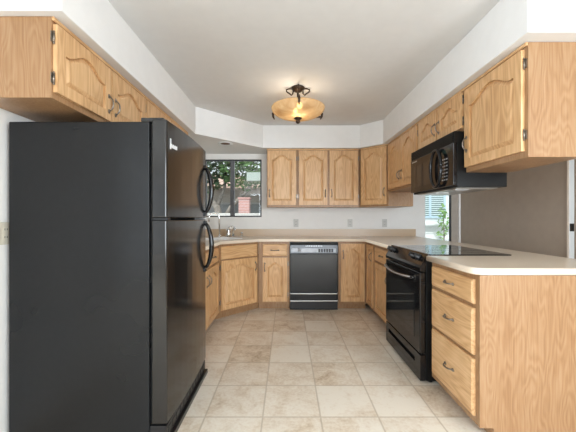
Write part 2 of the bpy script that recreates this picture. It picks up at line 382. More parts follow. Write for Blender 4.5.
def add_drawer(cab, x, z, dw, dh, handle=True, part='drawer'):
    m = MB(); e = 0.010
    def rc(i, y): return [(i, y, i), (dw - i, y, i), (dw - i, y, dh - i), (i, y, dh - i)]
    m.loft([rc(0, 0), rc(0, -0.012), rc(e, -TH)])
    d = m.build(part, OAKH, cab, (x, 0, z), bevel=0.002)
    if handle: link('handle', pull_mesh(), d, (dw / 2, -TH, dh / 2), (0, R(90), 0))
    return d

def upper(label, loc, rz, cw, ch, dep, crown=True, panel=OAKP):
    c = thing('wall_cabinet', label, 'cabinet', loc, rz)
    b = MB(); b.box((0, 0.0, 0), (cw, dep, ch)); b.build('carcass', panel, c, bevel=0.002)
    if crown: MB().box((-0.0, -0.012, ch - 0.018), (cw, -0.0005, ch)).build('top_molding', OAKH, c, bevel=0.003)
    return c
def base(label, loc, rz, cw, dep=0.59, x0=0.0, x1=None, toe=0.085, top=0.874):
    c = thing('base_cabinet', label, 'cabinet', loc, rz)
    b = MB(); x1 = cw if x1 is None else x1
    b.prism_x([(0, toe), (0, top), (dep, top), (dep, 0), (0.075, 0), (0.075, toe)], x0, x1)
    b.build('carcass', OAKP, c, bevel=0.0015)
    return c

# ------------------------------------------------------------------ wall cabinets
ZT = ZS - 0.002
# left run above the refrigerator
zb = 1.742; hh = ZT - zb
c = upper('short oak wall cabinet over the refrigerator, nearest the camera on the left wall', (-1.10, 1.437, zb), 90, 0.936, hh, 0.368)
add_door(c, 0.012, 0.03, 0.446, hh - 0.06, 'R', 0.10, 'L'); add_door(c, 0.474, 0.03, 0.446, hh - 0.06, 'L', 0.10, 'R')
c = upper('short oak wall cabinet on the left wall, the farther one, mostly hidden behind the refrigerator', (-1.10, 2.377, zb), 90, 1.02, hh, 0.368)
add_door(c, 0.012, 0.03, 0.485, hh - 0.06, 'R', 0.10, 'L'); add_door(c, 0.512, 0.03, 0.485, hh - 0.06, 'L', 0.10, 'R')
# back run
zb = 1.328; hh = ZT - zb; YU = 4.20
c = upper('single-door oak wall cabinet right beside the kitchen window', (-0.275, YU, zb), 0, 0.415, hh, 0.338)
add_door(c, 0.012, 0.028, 0.385, hh - 0.055, 'L', 0.16, 'R')
c = upper('two-door oak wall cabinet in the middle of the back wall above the dishwasher', (0.142, YU, zb), 0, 0.846, hh, 0.338)
add_door(c, 0.022, 0.028, 0.385, hh - 0.055, 'R', 0.16, 'L'); add_door(c, 0.436, 0.028, 0.385, hh - 0.055, 'L', 0.16, 'R')
# diagonal corner cabinet
dl = math.hypot(0.295, 0.295)
c = thing('wall_cabinet', 'diagonal corner oak wall cabinet between the back wall cabinets and the right-hand row', 'cabinet', (0.995, YU, zb), -45)
ROT = Matrix.Rotation(R(45), 4, 'Z')
def loc2(px, py): q = ROT @ Vector((px - 0.995, py - YU, 0)); return (q.x, q.y)
poly = [loc2(*p) for p in ((0.995, 4.20), (1.29, 3.905), (1.60, 3.905), (1.60, 4.537), (0.995, 4.537))]
MB().prism_z(poly, 0, hh).build('carcass', OAKP, c, bevel=0.002)
MB().box((0.012, -0.012, hh - 0.018), (dl - 0.012, -0.0005, hh)).build('top_molding', OAKH, c, bevel=0.003)
add_door(c, 0.025, 0.028, dl - 0.05, hh - 0.055, 'R', 0.16, 'L')
# right run
XU = 1.29; DU = 0.31
zb = 1.507; hh = ZT - zb
c = upper('two-door oak wall cabinet between the microwave and the far right corner', (XU, 3.90, zb), -90, 0.897, hh, DU)
add_door(c, 0.02, 0.03, 0.42, hh - 0.06, 'R', 0.13, 'L'); add_door(c, 0.45, 0.03, 0.42, hh - 0.06, 'L', 0.13, 'R')
zm = 1.812; hm = ZT - zm
c = upper('short two-door oak cabinet directly above the microwave', (XU, 3.0, zm), -90, 0.778, hm, DU)
add_door(c, 0.02, 0.025, 0.355, hm - 0.05, 'R', 0.10, 'L'); add_door(c, 0.395, 0.025, 0.355, hm - 0.05, 'L', 0.10, 'R')
c = upper('single-door oak wall cabinet at the near right, its wide side panel facing us', (XU, 2.219, zb), -90, 0.572, hh, DU)
add_door(c, 0.012, 0.035, 0.535, hh - 0.065, 'L', 0.16, 'R')

# ------------------------------------------------------------------ base cabinets
ZTOP = 0.874
XF = 1.025
# left run
c = base('two-door oak base cabinet on the left wall just past the refrigerator', (-0.787, 2.47, 0), 90, 1.05, 0.675)
for k in range(2):
    xx = 0.035 + k * 0.49
    add_drawer(c, xx, 0.695, 0.47, 0.15); add_door(c, xx, 0.115, 0.47, 0.56, 'R' if k == 0 else 'L', 0.45, 'L' if k == 0 else 'R')
# diagonal sink base
dsk = math.hypot(0.417, 0.417)
c = thing('base_cabinet', 'diagonal oak sink cabinet with one wide arched door under the window', 'cabinet', (-0.787, 3.523, 0), 45)
ROT = Matrix.Rotation(R(-45), 4, 'Z')
def loc3(px, py): q = ROT @ Vector((px + 0.787, py - 3.523, 0)); return (q.x, q.y)
poly = [loc3(*p) for p in ((-0.787, 3.523), (-0.37, 3.94), (-0.37, 4.535), (-1.465, 4.535), (-1.465, 3.523))]
toe = [loc3(*p) for p in ((-0.84, 3.576), (-0.37, 4.046), (-0.37, 4.535), (-1.465, 4.535), (-1.465, 3.576))]
m = MB()   # open-topped: the sink bowl hangs inside
m.prism_z(toe, 0, 0.085); m.prism_z(poly, 0.085, 0.65)
m.box((0.0, 0, 0.65), (dsk, 0.02, ZTOP))
m.build('carcass', OAKP, c)
add_drawer(c, 0.03, 0.70, dsk - 0.06, 0.15, handle=False, part='false_drawer_front')
add_door(c, 0.03, 0.115, dsk - 0.06, 0.57, 'R', 0.46, 'L')
# back run
c = base('narrow oak base cabinet with one drawer left of the dishwasher', (-0.366, 3.94, 0), 0, 0.398, 0.595)
add_drawer(c, 0.055, 0.695, 0.315, 0.15); add_door(c, 0.055, 0.115, 0.315, 0.56, 'L', 0.44, 'R')
c = base('narrow drawerless oak base cabinet right of the dishwasher', (0.658, 3.94, 0), 0, 0.364, 0.595)
add_door(c, 0.03, 0.115, 0.30, 0.735, 'L', 0.60, None)
# right run, far part with blind corner
c = base('oak base cabinet in the far right corner beside the oven', (XF, 3.936, 0), -90, 0.972, 0.605, x0=-0.598)
add_door(c, 0.03, 0.115, 0.26, 0.735, 'R', 0.60, None, arch=False, st=0.045)
add_drawer(c, 0.40, 0.695, 0.50, 0.15); add_door(c, 0.40, 0.115, 0.50, 0.56, 'R', 0.44, 'L', arch=False)
# drawer base at the near end
c = base('three-drawer oak base cabinet at the near end of the peninsula', (XF, 2.178, 0), -90, 0.541, 0.605, toe=0.062)
add_drawer(c, 0.03, 0.712, 0.475, 0.135); add_drawer(c, 0.03, 0.435, 0.475, 0.255); add_drawer(c, 0.03, 0.105, 0.475, 0.31)

# ------------------------------------------------------------------ continuous worktop with range notch and sink cut-out
SKC = Vector((-0.86, 3.93)); SKW, SKD = 0.25, 0.19     # sink centre, half sizes
ux = Vector((math.cos(R(45)), math.sin(R(45)))); uy = Vector((-ux.y, ux.x))
def rrect(hw, hd, r, n=5):
    out = []
    for cxs, cys, a0 in ((1, 1, 0), (-1, 1, 90), (-1, -1, 180), (1, -1, 270)):
        for i in range(n + 1):
            a = R(a0 + 90 * i / n); out.append((cxs * (hw - r) + r * math.cos(a), cys * (hd - r) + r * math.sin(a)))
    return out
def sk(p): q = SKC + ux * p[0] + uy * p[1]; return (q.x, q.y)
RY0, RY1 = 2.183, 2.955
outer = [(-1.466, 2.465), (-0.752, 2.465), (-0.752, 3.50), (-0.352, 3.90), (0.985, 3.90), (0.985, RY1), (1.603, RY1), (1.603, RY0), (0.985, RY0),
         (0.985, 1.70), (0.990, 1.670), (1.004, 1.645), (1.028, 1.628), (1.06, 1.62), (1.885, 1.62), (1.885, 4.537), (-1.466, 4.537)]
cu = bpy.data.curves.new('worktop', 'CURVE'); cu.dimensions = '2D'; cu.fill_mode = 'BOTH'
for lp in (outer, [sk(p) for p in rrect(SKW - 0.02, SKD - 0.02, 0.05)]):
    s = cu.splines.new('POLY'); s.points.add(len(lp) - 1); s.use_cyclic_u = True
    for p, q in zip(s.points, lp): p.co = (q[0], q[1], 0, 1)
BR = 0.012
cu.extrude = 0.019 - BR; cu.bevel_depth = BR; cu.bevel_resolution = 3; cu.offset = -BR
co = bpy.data.objects.new('worktop_curve', cu); COL.objects.link(co)
bpy.context.view_layer.update()
me = bpy.data.meshes.new_from_object(co.evaluated_get(bpy.context.evaluated_depsgraph_get()))
bpy.data.objects.remove(co); me.name = 'worktop'; me.materials.clear(); me.materials.append(M_counter)
o = link('worktop', me, None, (0, 0, 0.895))
tag(o, 'beige solid-surface worktop wrapping all round the kitchen with a rounded edge', 'countertop')
b = MB().box((-1.445, 4.518, 0.9145), (1.89, 4.538, 1.018)); b.build('x', M_splash); bs = bpy.data.objects['x']; bs.name = 'backsplash'
bs.modifiers.clear(); tag(bs, 'low tan backsplash strip along the back wall', 'backsplash')
o = MB().box((-1.468, 2.465, 0.9145), (-1.448, 4.538, 1.018)).build('backsplash', M_splash, bevel=0.002)
tag(o, 'low tan backsplash strip along the left wall behind the refrigerator', 'backsplash')

# ------------------------------------------------------------------ sink and taps
t = thing('kitchen_sink', 'white drop-in corner sink set in the worktop under the window', 'sink', (SKC.x, SKC.y, 0.9145), 45)
r1 = rrect(SKW, SKD, 0.06); r2 = rrect(SKW - 0.03, SKD - 0.03, 0.045); r3 = rrect(SKW - 0.045, SKD - 0.045, 0.04)
m = MB(); m.loft([[(*p, 0) for p in r1], [(*p, 0.005) for p in rrect(SKW - 0.004, SKD - 0.004, 0.058)], [(*p, 0.006) for p in r2], [(*p, -0.16) for p in r3], [(*p, -0.165) for p in rrect(SKW - 0.04, SKD - 0.04, 0.042)], [(*p, -0.01) for p in rrect(SKW - 0.025, SKD - 0.025, 0.05)]], cap0=False, cap1=False)
k = len(r1); m.face([3 * k + i for i in range(k)])
m.build('basin', M_white, t)
MB().lathe([(0.0, 0), (0.035, 0), (0.04, 0.003), (0.0, 0.003)], (0, 0, -0.16), 20).build('drain', M_chrome, t)
def place_tap(name, label, px, py, cat='faucet'): return thing(name, label, cat, (px, py, 0.9145), 45)
t = place_tap('drinking_water_tap', 'tall thin gooseneck tap, leftmost at the sink', -0.925, 4.215)
MB().lathe([(0.0, 0), (0.022, 0), (0.022, 0.008), (0.012, 0.02), (0.010, 0.035), (0.0, 0.035)], seg=16).build('base', M_chrome, t)
pts = [(0, 0, 0.03), (0, 0, 0.275)]
DXs, DYs = math.cos(R(150)), math.sin(R(150))
for i in range(1, 10):
    a = math.pi * i / 9; k = 0.068 * (1 - math.cos(a)); pts.append((DXs * k, DYs * k, 0.275 + 0.062 * math.sin(a)))
pts.append((DXs * 0.140, DYs * 0.140, 0.215))
MB().tube(pts, 0.0095, 10).build('spout', M_chrome, t)
MB().tube([(0.012, 0, 0.03), (0.04, 0.01, 0.04)], 0.004, 8).build('lever', M_chrome, t)
t = place_tap('kitchen_faucet', 'squat chrome faucet with ball body and curved spout in the middle of the sink edge', -0.79, 4.33); t.scale = (1.35, 1.35, 1.25)
MB().box((-0.09, -0.025, 0), (0.09, 0.025, 0.008)).build('base_plate', M_chrome, t, bevel=0.004)
MB().lathe([(0.0, 0.008), (0.024, 0.008), (0.026, 0.03), (0.021, 0.05), (0.026, 0.07), (0.022, 0.092), (0.0, 0.1)], (-0.03, 0, 0), 18).build('body', M_chrome, t)
MB().tube([(0.03, 0, 0.008), (0.032, 0, 0.06), (0.022, -0.02, 0.095), (0.0, -0.055, 0.108), (-0.02, -0.1, 0.095), (-0.024, -0.11, 0.08)], [0.013, 0.012, 0.011, 0.01, 0.0095, 0.009], 10).build('spout', M_chrome, t)
MB().tube([(-0.03, 0, 0.098), (-0.025, -0.02, 0.115), (-0.015, -0.06, 0.122)], [0.008, 0.006, 0.007], 8).build('lever', M_chrome, t)
t = place_tap('spray_nozzle', 'small short sprayer at the right end of the sink edge', -0.655, 4.465); t.scale = (1.2, 1.2, 1.1)
MB().lathe([(0.0, 0), (0.02, 0), (0.018, 0.012), (0.012, 0.016), (0.0, 0.016)], seg=14).build('base', M_chrome, t)
MB().lathe([(0.0, 0.016), (0.010, 0.016), (0.012, 0.03), (0.016, 0.045), (0.012, 0.056), (0.0, 0.058)], seg=14).build('spray_head', M_chrome, t)

# ------------------------------------------------------------------ refrigerator (front faces +X)
FZ = 1.69
t = thing('refrigerator', 'tall black top-freezer refrigerator against the left wall', 'refrigerator', (-1.436, 1.588, 0))
FW = 0.765; FD = 0.726
MB().box((0, 0, 0.03), (FD, FW, FZ - 0.012)).build('cabinet_body', M_blackside, t, bevel=0.006)
def fdoor(name, z0, z1):
    m = MB(); pl = []
    for i in range(9):
        u = i / 8; pl.append((0.078 + 0.014 * (1 - (2 * u - 1) ** 2), 0.006 + (FW - 0.012) * u))
    poly = [(0, 0.002)] + [(0.07, 0.0)] + pl + [(0.07, FW), (0, FW - 0.002)]
    m.prism_z(poly, z0, z1)
    return m.build(name, M_blackdoor, t, (FD + 0.012, 0, 0), bevel=0.006, seg=3)
d1 = fdoor('freezer_door', 1.181, FZ); d2 = fdoor('refrigerator_door', 0.115, 1.169)
MB().box((FD, 0.02, 0.12), (FD + 0.0115, FW - 0.02, FZ - 0.02)).build('door_gasket', M_slot, t)
def bow(d, z0, z1, flip):
    m = MB(); pts = []; n = 16
    for i in range(n + 1):
        u = i / n; s = math.sin(math.pi * u) ** 0.62
        pts.append((0.080 + 0.052 * s, FW - 0.034 - 0.006 * s, z0 + (z1 - z0) * u))
    m.tube(pts, [0.012 + 0.006 * math.sin(math.pi * i / n) for i in range(n + 1)], 10)
    h = m.build('handle', M_black, d)
    zz = z1 if flip else z0
    MB().box((0.074, FW - 0.056, z0 - 0.022), (0.094, FW - 0.014, z0 + 0.012)).build('handle_mount', M_black, d, bevel=0.005)
    MB().box((0.074, FW - 0.056, z1 - 0.012), (0.094, FW - 0.014, z1 + 0.014)).build('handle_mount', M_black, d, bevel=0.005)
bow(d1, 1.215, 1.56, False); bow(d2, 0.80, 1.145, True)
MB().box((FD - 0.05, 0.01, FZ - 0.011), (FD + 0.07, 0.075, FZ + 0.012)).build('hinge_cover', M_blackplastic, t, bevel=0.006)
MB().box((FD + 0.01, 0.02, 1.1695), (FD + 0.09, 0.055, 1.1805)).build('center_hinge', M_blackplastic, t, bevel=0.002)
MB().box((FD + 0.03, FW - 0.075, 1.1695), (FD + 0.112, FW - 0.008, 1.1805)).build('door_stop', M_silver, t, bevel=0.003)
m = MB(); m.box((FD - 0.1, 0.01, 0.0), (FD + 0.105, FW, 0.03)); m.box((FD - 0.02, 0.01, 0.03), (FD + 0.085, FW - 0.005, 0.10))
for i in range(12): m.box((FD + 0.085, 0.03 + i * 0.06, 0.045), (FD + 0.089, 0.07 + i * 0.06, 0.085))
m.build('kick_grille', M_blackplastic, t, bevel=0.002)
m = MB(); m.box((0, 0, 0), (0.0025, 0.013, 0.055))
for i in range(7): m.box((0, 0.018 + i * 0.010, 0.010), (0.0035 + 0.0008 * i, 0.0245 + i * 0.010, 0.030 - 0.006 * (i % 2)))
m.build('badge', M_print, d1, (0.0815, 0.035, 1.545), label='small white maker badge')

# ------------------------------------------------------------------ range (front faces -X): local x -> -Y, y -> +X
RW = RY1 - RY0 - 0.012
t = thing('kitchen_range', 'black slide-in electric range with smooth glass cooktop set in the peninsula', 'stove', (0.945, RY1 - 0.006, 0), -90)
MB().box((0, 0.045, 0.02), (RW, 0.650, 0.905)).build('body', M_blackmatte, t, bevel=0.003)
MB().box((-0.0, 0.075, 0.9055), (RW, 0.652, 0.921)).build('cooktop', M_blackglass, t, bevel=0.003)
m = MB(); m.prism_x([(0.0, 0.80), (0.044, 0.80), (0.044, 0.9045), (0.074, 0.9055), (0.074, 0.925), (0.055, 0.922), (0.008, 0.842), (0.0, 0.825)], 0, RW)
cp = m.build('control_panel', M_black, t, bevel=0.003)
slope = math.atan2(0.08, 0.047)
for xx in (0.055, 0.145, RW - 0.20, RW - 0.10):
    kb = MB(); kb.lathe([(0.0, 0.0), (0.026, 0.0), (0.024, 0.012), (0.019, 0.014), (0.018, 0.03), (0.014, 0.033), (0.0, 0.033)], seg=18)
    kb.box((-0.004, -0.018, 0.03), (0.004, 0.018, 0.038))
    kb.build('knob', M_blackplastic, cp, (xx, 0.035, 0.8885), (R(60), 0, 0))
MB().box((0.24, -0.0005, 0), (0.46, 0.0005, 0.05)).build('display', M_screen, cp, (0, 0.0185, 0.858), (R(-30), 0, 0))
m = MB(); m.box((0.004, 0.0, 0.215), (RW - 0.004, 0.043, 0.792))
od = m.build('oven_door', M_black, t, bevel=0.006)
MB().prism_y([(0.10, 0.30), (RW - 0.10, 0.30), (RW - 0.10, 0.62)] + [(RW - 0.10 - (RW - 0.2) * i / 10, 0.62 + 0.05 * math.sin(math.pi * i / 10)) for i in range(1, 10)] + [(0.10, 0.62)], -0.003, 0.001).build('oven_window', M_ovenglass, od)
m = MB(); n = 18
m.tube([(0.06 + (RW - 0.12) * i / n, -0.012 - 0.042 * math.sin(math.pi * i / n) ** 0.6, 0.745 - 0.012 * math.sin(math.pi * i / n)) for i in range(n + 1)], 0.013, 10)
m.build('handle', M_black, od)
m = MB(); n = 18
m.tube([(0.09 + (RW - 0.18) * i / n, -0.026 - 0.041 * math.sin(math.pi * (0.05 + 0.9 * i / n)) ** 0.6, 0.747 - 0.012 * math.sin(math.pi * i / n)) for i in range(n + 1)], 0.005, 8)
m.build('handle_trim', M_silver, od)
for xx in (0.06, RW - 0.06): MB().box((xx - 0.016, -0.018, 0.73), (xx + 0.016, -0.0005, 0.76)).build('handle_mount', M_black, od, bevel=0.004)
m = MB(); m.box((0.004, 0.004, 0.02), (RW - 0.004, 0.043, 0.118)); m.box((0.004, 0.004, 0.152), (RW - 0.004, 0.043, 0.20)); m.box((0.004, 0.004, 0.118), (0.07, 0.043, 0.152)); m.box((RW - 0.10, 0.004, 0.118), (RW - 0.004, 0.043, 0.152)); m.box((0.07, 0.036, 0.118), (RW - 0.10, 0.043, 0.152))
sd = m.build('storage_drawer', M_black, t)
MB().box((0.075, 0.026, 0.121), (RW - 0.105, 0.0355, 0.149)).build('grip_recess', M_slot, sd)
for sx in (0.04, RW - 0.04):
    for sy in (0.09, 0.6): MB().cyl((sx, sy, 0), (sx, sy, 0.02), 0.018, 10).build('foot', M_blackplastic, t)
for cx_, cy_, rr in ((0.2, 0.22, 0.09), (0.56, 0.22, 0.105), (0.2, 0.49, 0.105), (0.56, 0.49, 0.09)):
    MB().lathe([(rr, 0), (rr, 0.0004), (rr - 0.003, 0.0004), (rr - 0.003, 0), (rr, 0)], (cx_, cy_, 0.9211), 40, caps=False).build('burner_ring', plain('burner_ring_print', (0.03, 0.03, 0.03), 0.1), t)

# ------------------------------------------------------------------ microwave (front faces -X)
MWD = 0.388; MWH = 0.405; MWW = 0.762
t = thing('microwave', 'black over-the-range microwave with oval handle hung beneath the short cabinet', 'microwave', (1.20, 2.985, 1.405), -90)
MB().box((0, 0.028, 0.0), (MWW, MWD, MWH - 0.002)).build('body', M_blackmatte, t, bevel=0.002)
m = MB(); m.box((0.0, 0.006, 0.325), (MWW, 0.0275, MWH - 0.002))
for i in range(5): m.box((0.01, 0.0, 0.332 + i * 0.014), (MWW - 0.01, 0.007, 0.341 + i * 0.014))
m.build('vent_grille', M_blackmatte, t, bevel=0.001)
dr = MB().box((0.0, 0.0, 0.012), (0.565, 0.0275, 0.322)).build('door', M_black, t, bevel=0.004)
MB().box((0.075, -0.002, 0.06), (0.42, 0.0, 0.255)).build('door_window', M_ovenglass, dr)
m = MB()
for i in range(8): m.box((0.03 + i * 0.014, -0.0006, 0.295), (0.04 + i * 0.014, 0.0005, 0.305))
m.build('lettering', M_silver, dr)
cpn = MB().box((0.568, 0.0, 0.012), (MWW, 0.0275, 0.322)).build('control_panel', M_black, t, bevel=0.004)
MB().box((0.60, -0.001, 0.262), (0.73, 0.0, 0.295)).build('display', M_screen, cpn)
for r_ in range(7):
    for q in range(3): MB().box((0.604 + q * 0.030, -0.0015, 0.060 + r_ * 0.026), (0.622 + q * 0.030, -0.0002, 0.069 + r_ * 0.026)).build('button', M_gray if (r_ + q) % 2 else M_silver, cpn)
m = MB(); n = 40; lp = []
cxh, czh = 0.545, 0.165
pts = [(cxh + 0.085 * math.cos(2 * math.pi * i / n), -0.024, czh + 0.145 * math.sin(2 * math.pi * i / n)) for i in range(n + 1)]
m.tube(pts, 0.013, 10); m.build('handle', M_black, dr)
for s in (-1, 1): MB().box((cxh - 0.014, -0.022, czh + s * 0.138 - 0.012), (cxh + 0.014, -0.0003, czh + s * 0.138 + 0.012)).build('handle_mount', M_black, dr, bevel=0.004)
m = MB(); m.box((0.05, 0.05, -0.008), (MWW - 0.05, MWD - 0.03, 0)); m.build('underside_panel', M_steel, t, bevel=0.003)
for xx in (0.16, 0.46): MB().box((xx, 0.09, -0.011), (xx + 0.16, 0.20, -0.0082)).build('grease_filter', M_silver, t)

# ------------------------------------------------------------------ dishwasher
DWW = 0.612
t = thing('dishwasher', 'black built-in dishwasher with silver control strip under the back worktop', 'dishwasher', (0.037, 3.92, 0))
MB().box((0.004, 0.03, 0.03), (DWW - 0.004, 0.60, 0.868)).build('tub', M_blackplastic, t)
MB().box((0, 0.0, 0.232), (DWW, 0.028, 0.722)).build('door_panel', M_black, t, bevel=0.004)
cpn = MB().prism_x([(-0.012, 0.73), (0.028, 0.73), (0.028, 0.866), (0.004, 0.866), (-0.006, 0.835)], 0, DWW).build('control_panel', M_black, t, bevel=0.003)
MB().box((0.018, -0.0145, 0.742), (DWW - 0.03, -0.0125, 0.795)).build('control_strip', plain('silver_panel', (0.33, 0.34, 0.36), 0.35, 0.3, vary=0.15, scale=20), cpn, bevel=0.0008, label='silver control strip')
m = MB()
for i in range(6): m.box((0.36 + i * 0.033, -0.02, 0.746), (0.385 + i * 0.033, -0.0147, 0.79))
m.build('push_buttons', M_blackplastic, cpn, bevel=0.002)
MB().lathe([(0.0, -0.0), (0.02, 0), (0.018, -0.014), (0.0, -0.014)], (0.12, -0.0147, 0.768), 18, 'y').build('dial', M_silver, cpn)
m = MB()
for i in range(10): m.box((0.20 + i * 0.022, -0.010, 0.82), (0.213 + i * 0.022, -0.006, 0.828))
m.build('lettering', M_silver, cpn)
for z in (0.210, 0.118): MB().box((0.003, -0.002, z), (DWW - 0.003, 0.010, z + 0.012)).build('trim_strip', M_chrome, t, bevel=0.002, label='silver trim strip')
MB().box((0, 0.006, 0.132), (DWW, 0.028, 0.208)).build('access_panel', M_black, t, bevel=0.002)
MB().box((0, 0.02, 0.008), (DWW, 0.05, 0.116)).build('kick_plate', M_blackplastic, t, bevel=0.002)
for xx in (0.03, DWW - 0.03): MB().cyl((xx, 0.2, 0), (xx, 0.2, 0.03), 0.015, 10).build('foot', M_blackplastic, t)

# ------------------------------------------------------------------ ceiling light
CX, CY = 0.105, 2.95
t = thing('ceiling_light', 'semi-flush ceiling light with amber alabaster glass bowl and bronze arms', 'lamp', (CX, CY, ZC))
m = MB(); m.lathe([(0.0, -0.0005), (0.062, -0.0005), (0.066, -0.012), (0.05, -0.03), (0.03, -0.042), (0.012, -0.05), (0.0, -0.05)], seg=24)
m.build('canopy', M_bronze, t)
MB().cyl((0, 0, -0.05), (0, 0, -0.275), 0.009, 10).build('stem', M_bronze, t)
Rb = 0.255; zr = -0.195; zbm = -0.292
prof = []; n = 14
for i in range(n + 1):
    a = i / n * math.pi / 2; prof.append((Rb * math.sin(a) ** 0.9 if i else 0.012, zbm + (zr - zbm) * (1 - math.cos(a)) ** 1.15))
inn = [(max(r_ - 0.005, 0.012), z_ + 0.005) for r_, z_ in prof[::-1]]
m = MB(); m.lathe(prof + inn, seg=48).build('bowl_shade', M_bowl, t)
for k in range(3):
    a = R(-90 + 120 * k); ca, sa = math.cos(a), math.sin(a)
    m = MB(); q = lambda r_, z_: (r_ * ca, r_ * sa, z_)
    m.tube([q(0.012, -0.12), q(0.10, -0.15), q(0.2, -0.165), q(Rb + 0.014, -0.18), q(Rb + 0.03, -0.205), q(Rb + 0.026, -0.235), q(Rb + 0.012, -0.262)], [0.007, 0.006, 0.006, 0.009, 0.012, 0.011, 0.005], 8)
    m.build('arm', M_bronze, t)
for k in range(4):
    a = R(90 * k); ca, sa = math.cos(a), math.sin(a); q = lambda r_, z_: (r_ * ca, r_ * sa, z_)
    m = MB(); m.tube([q(0.04, -0.015), q(0.08, -0.012), q(0.112, -0.022), q(0.108, -0.04), q(0.08, -0.06), q(0.062, -0.075), q(0.05, -0.06), q(0.045, -0.03)], 0.0075, 8); m.build('scroll', M_bronze, t)
m = MB(); m.lathe([(0.0, -0.272), (0.03, -0.286), (0.042, -0.296), (0.03, -0.306), (0.014, -0.312), (0.022, -0.322), (0.022, -0.334), (0.010, -0.346), (0.0, -0.348)], seg=20); m.build('finial', M_bronze, t)
for k in range(2):
    a = R(-80 + 180 * k); m = MB(); m.lathe([(0.0, -0.035), (0.012, -0.03), (0.026, 0.0), (0.022, 0.022), (0.0, 0.035)], (0.075 * math.cos(a), 0.075 * math.sin(a), -0.20), 16); m.build('bulb', M_bulb, t)
pl = bpy.data.lights.new('lamp_glow', 'POINT'); pl.energy = 2.0; pl.color = (1.0, 0.93, 0.83); pl.shadow_soft_size = 0.04
po = bpy.data.objects.new('lamp_glow', pl); COL.objects.link(po); po.parent = t; po.location = (0, -0.05, -0.235)

# recessed light, ceiling vent
t = thing('recessed_light', 'unlit round recessed downlight with bronze baffle in the soffit over the sink', 'lamp', (-0.78, 3.90, ZS))
MB().lathe([(0.062, -0.0005), (0.095, -0.0005), (0.092, -0.008), (0.062, -0.004)], seg=32).build('trim_ring', M_trim, t)
MB().lathe([(0.0, -0.0012), (0.061, -0.0012), (0.06, -0.005), (0.02, -0.012), (0.0, -0.012)], seg=24).build('baffle', plain('copper_baffle', (0.16, 0.085, 0.05), 0.4, 0.6), t)
t = thing('ceiling_vent', 'small dark slotted vent in the ceiling just beyond the light', 'vent', (0.35, 3.79, ZC))
MB().box((-0.10, -0.045, -0.006), (0.10, 0.045, -0.0005)).build('vent_frame', M_ceil, t, bevel=0.002)
m = MB()
for i in range(4): m.box((-0.088, -0.036 + i * 0.019, -0.009), (0.088, -0.024 + i * 0.019, -0.0061))
m.build('louvers', M_bronze, t)

# ------------------------------------------------------------------ outlets
def outlet(label, loc, rz, gang, mat):
    t = thing('wall_outlet', label, 'outlet', loc, rz)
    wd = 0.072 if gang == 1 else 0.118
    pl_ = MB().box((-wd / 2, -0.006, -0.058), (wd / 2, -0.0003, 0.058)).build('cover_plate', mat, t, bevel=0.002)
    for g in range(gang):
        cx_ = 0 if gang == 1 else (-0.024 + 0.048 * g)
        for s in (-1, 1):
            MB().box((cx_ - 0.016, -0.0085, s * 0.02 - 0.014), (cx_ + 0.016, -0.0062, s * 0.02 + 0.014)).build('socket', mat, t, bevel=0.003)
            m = MB(); m.box((cx_ - 0.008, -0.0092, s * 0.02 - 0.004), (cx_ - 0.005, -0.0086, s * 0.02 + 0.006)); m.box((cx_ + 0.005, -0.0092, s * 0.02 - 0.004), (cx_ + 0.008, -0.0086, s * 0.02 + 0.006))
            m.build('slots', M_slot, t)
    return t
px = lambda x: (x - 287) * YB / 308
outlet('grey wall outlet on the back wall nearest the window', (px(296), YB, 1.105), 0, 1, M_grayplate)
outlet('grey wall outlet on the back wall, middle one, right of the dishwasher', (px(350), YB, 1.105), 0, 1, M_grayplate)
outlet('grey wall outlet on the back wall nearest the range', (px(384.5), YB, 1.105), 0, 1, M_grayplate)
outlet('almond double-gang outlet on the left wall behind the refrigerator', (XL, 1.578, 1.10), 90, 2, M_almond)

# ------------------------------------------------------------------ outside the window
g = struct(MB().box((-9, YB + 0.12, -0.08), (9, 16, -0.02)).build('ground_outside', M_ground))
gw = MB().box((-7.5, 10.0, -0.02), (1.9, 10.2, 1.62)).build('garden_wall', M_stucco)
tag(gw, 'grey stucco garden wall beyond the kitchen window', 'wall')
cap = MB()
MB().box((-7.5, 9.95, 1.62), (1.9, 10.25, 1.68)).build('wall_cap', plain('wall_cap_stone', (0.42, 0.40, 0.38), 0.9), gw)
t = thing('neighbor_house', 'pale house with tiled roof behind the garden wall', 'house', (-2.8, 13.0, -0.02))
MB().box((-3.4, 0, 0), (3.0, 3, 2.55)).build('house_wall', plain('house_wall_tan', (0.42, 0.38, 0.33), 0.9), t)
m = MB().prism_x([(-0.7, 2.4), (-0.7, 2.5), (1.5, 3.2), (1.5, 3.05)], -3.7, 3.3); m.build('roof', M_roof, t)
# patio cover beam close to the window on the right
t = thing('patio_cover', 'grey-green patio cover beam outside the right window half', 'patio cover', (-0.55, 7.4, 0))
MB().box((-0.42, 0, 2.08), (2.2, 0.14, 2.28)).build('beam', M_eave, t)
MB().box((1.9, 0, -0.02), (2.04, 0.14, 2.08)).build('post', M_eave, t)
t = thing('brick_pillar', 'pink brick pillar standing in the yard outside the right window half', 'pillar', (px(244.5) / YB * 8.2, 8.2, -0.02))
MB().box((-0.14, -0.12, 0), (0.14, 0.14, 1.70)).build('shaft', M_pink, t, bevel=0.008)
for k in range(5): MB().box((-0.142, -0.124, 1.36 + k * 0.075), (0.142, -0.115, 1.366 + k * 0.075)).build('mortar_line', M_print, t)
MB().box((-0.16, -0.14, 1.70), (0.16, 0.16, 1.74)).build('cap', M_pink, t, bevel=0.008)
o = MB().box((-2.6, 7.7, -0.02), (-0.45, 7.86, 1.30)).build('yard_wall', plain('pale_yard_wall', (0.62, 0.61, 0.58), 0.9, vary=0.1), None, bevel=0.01)
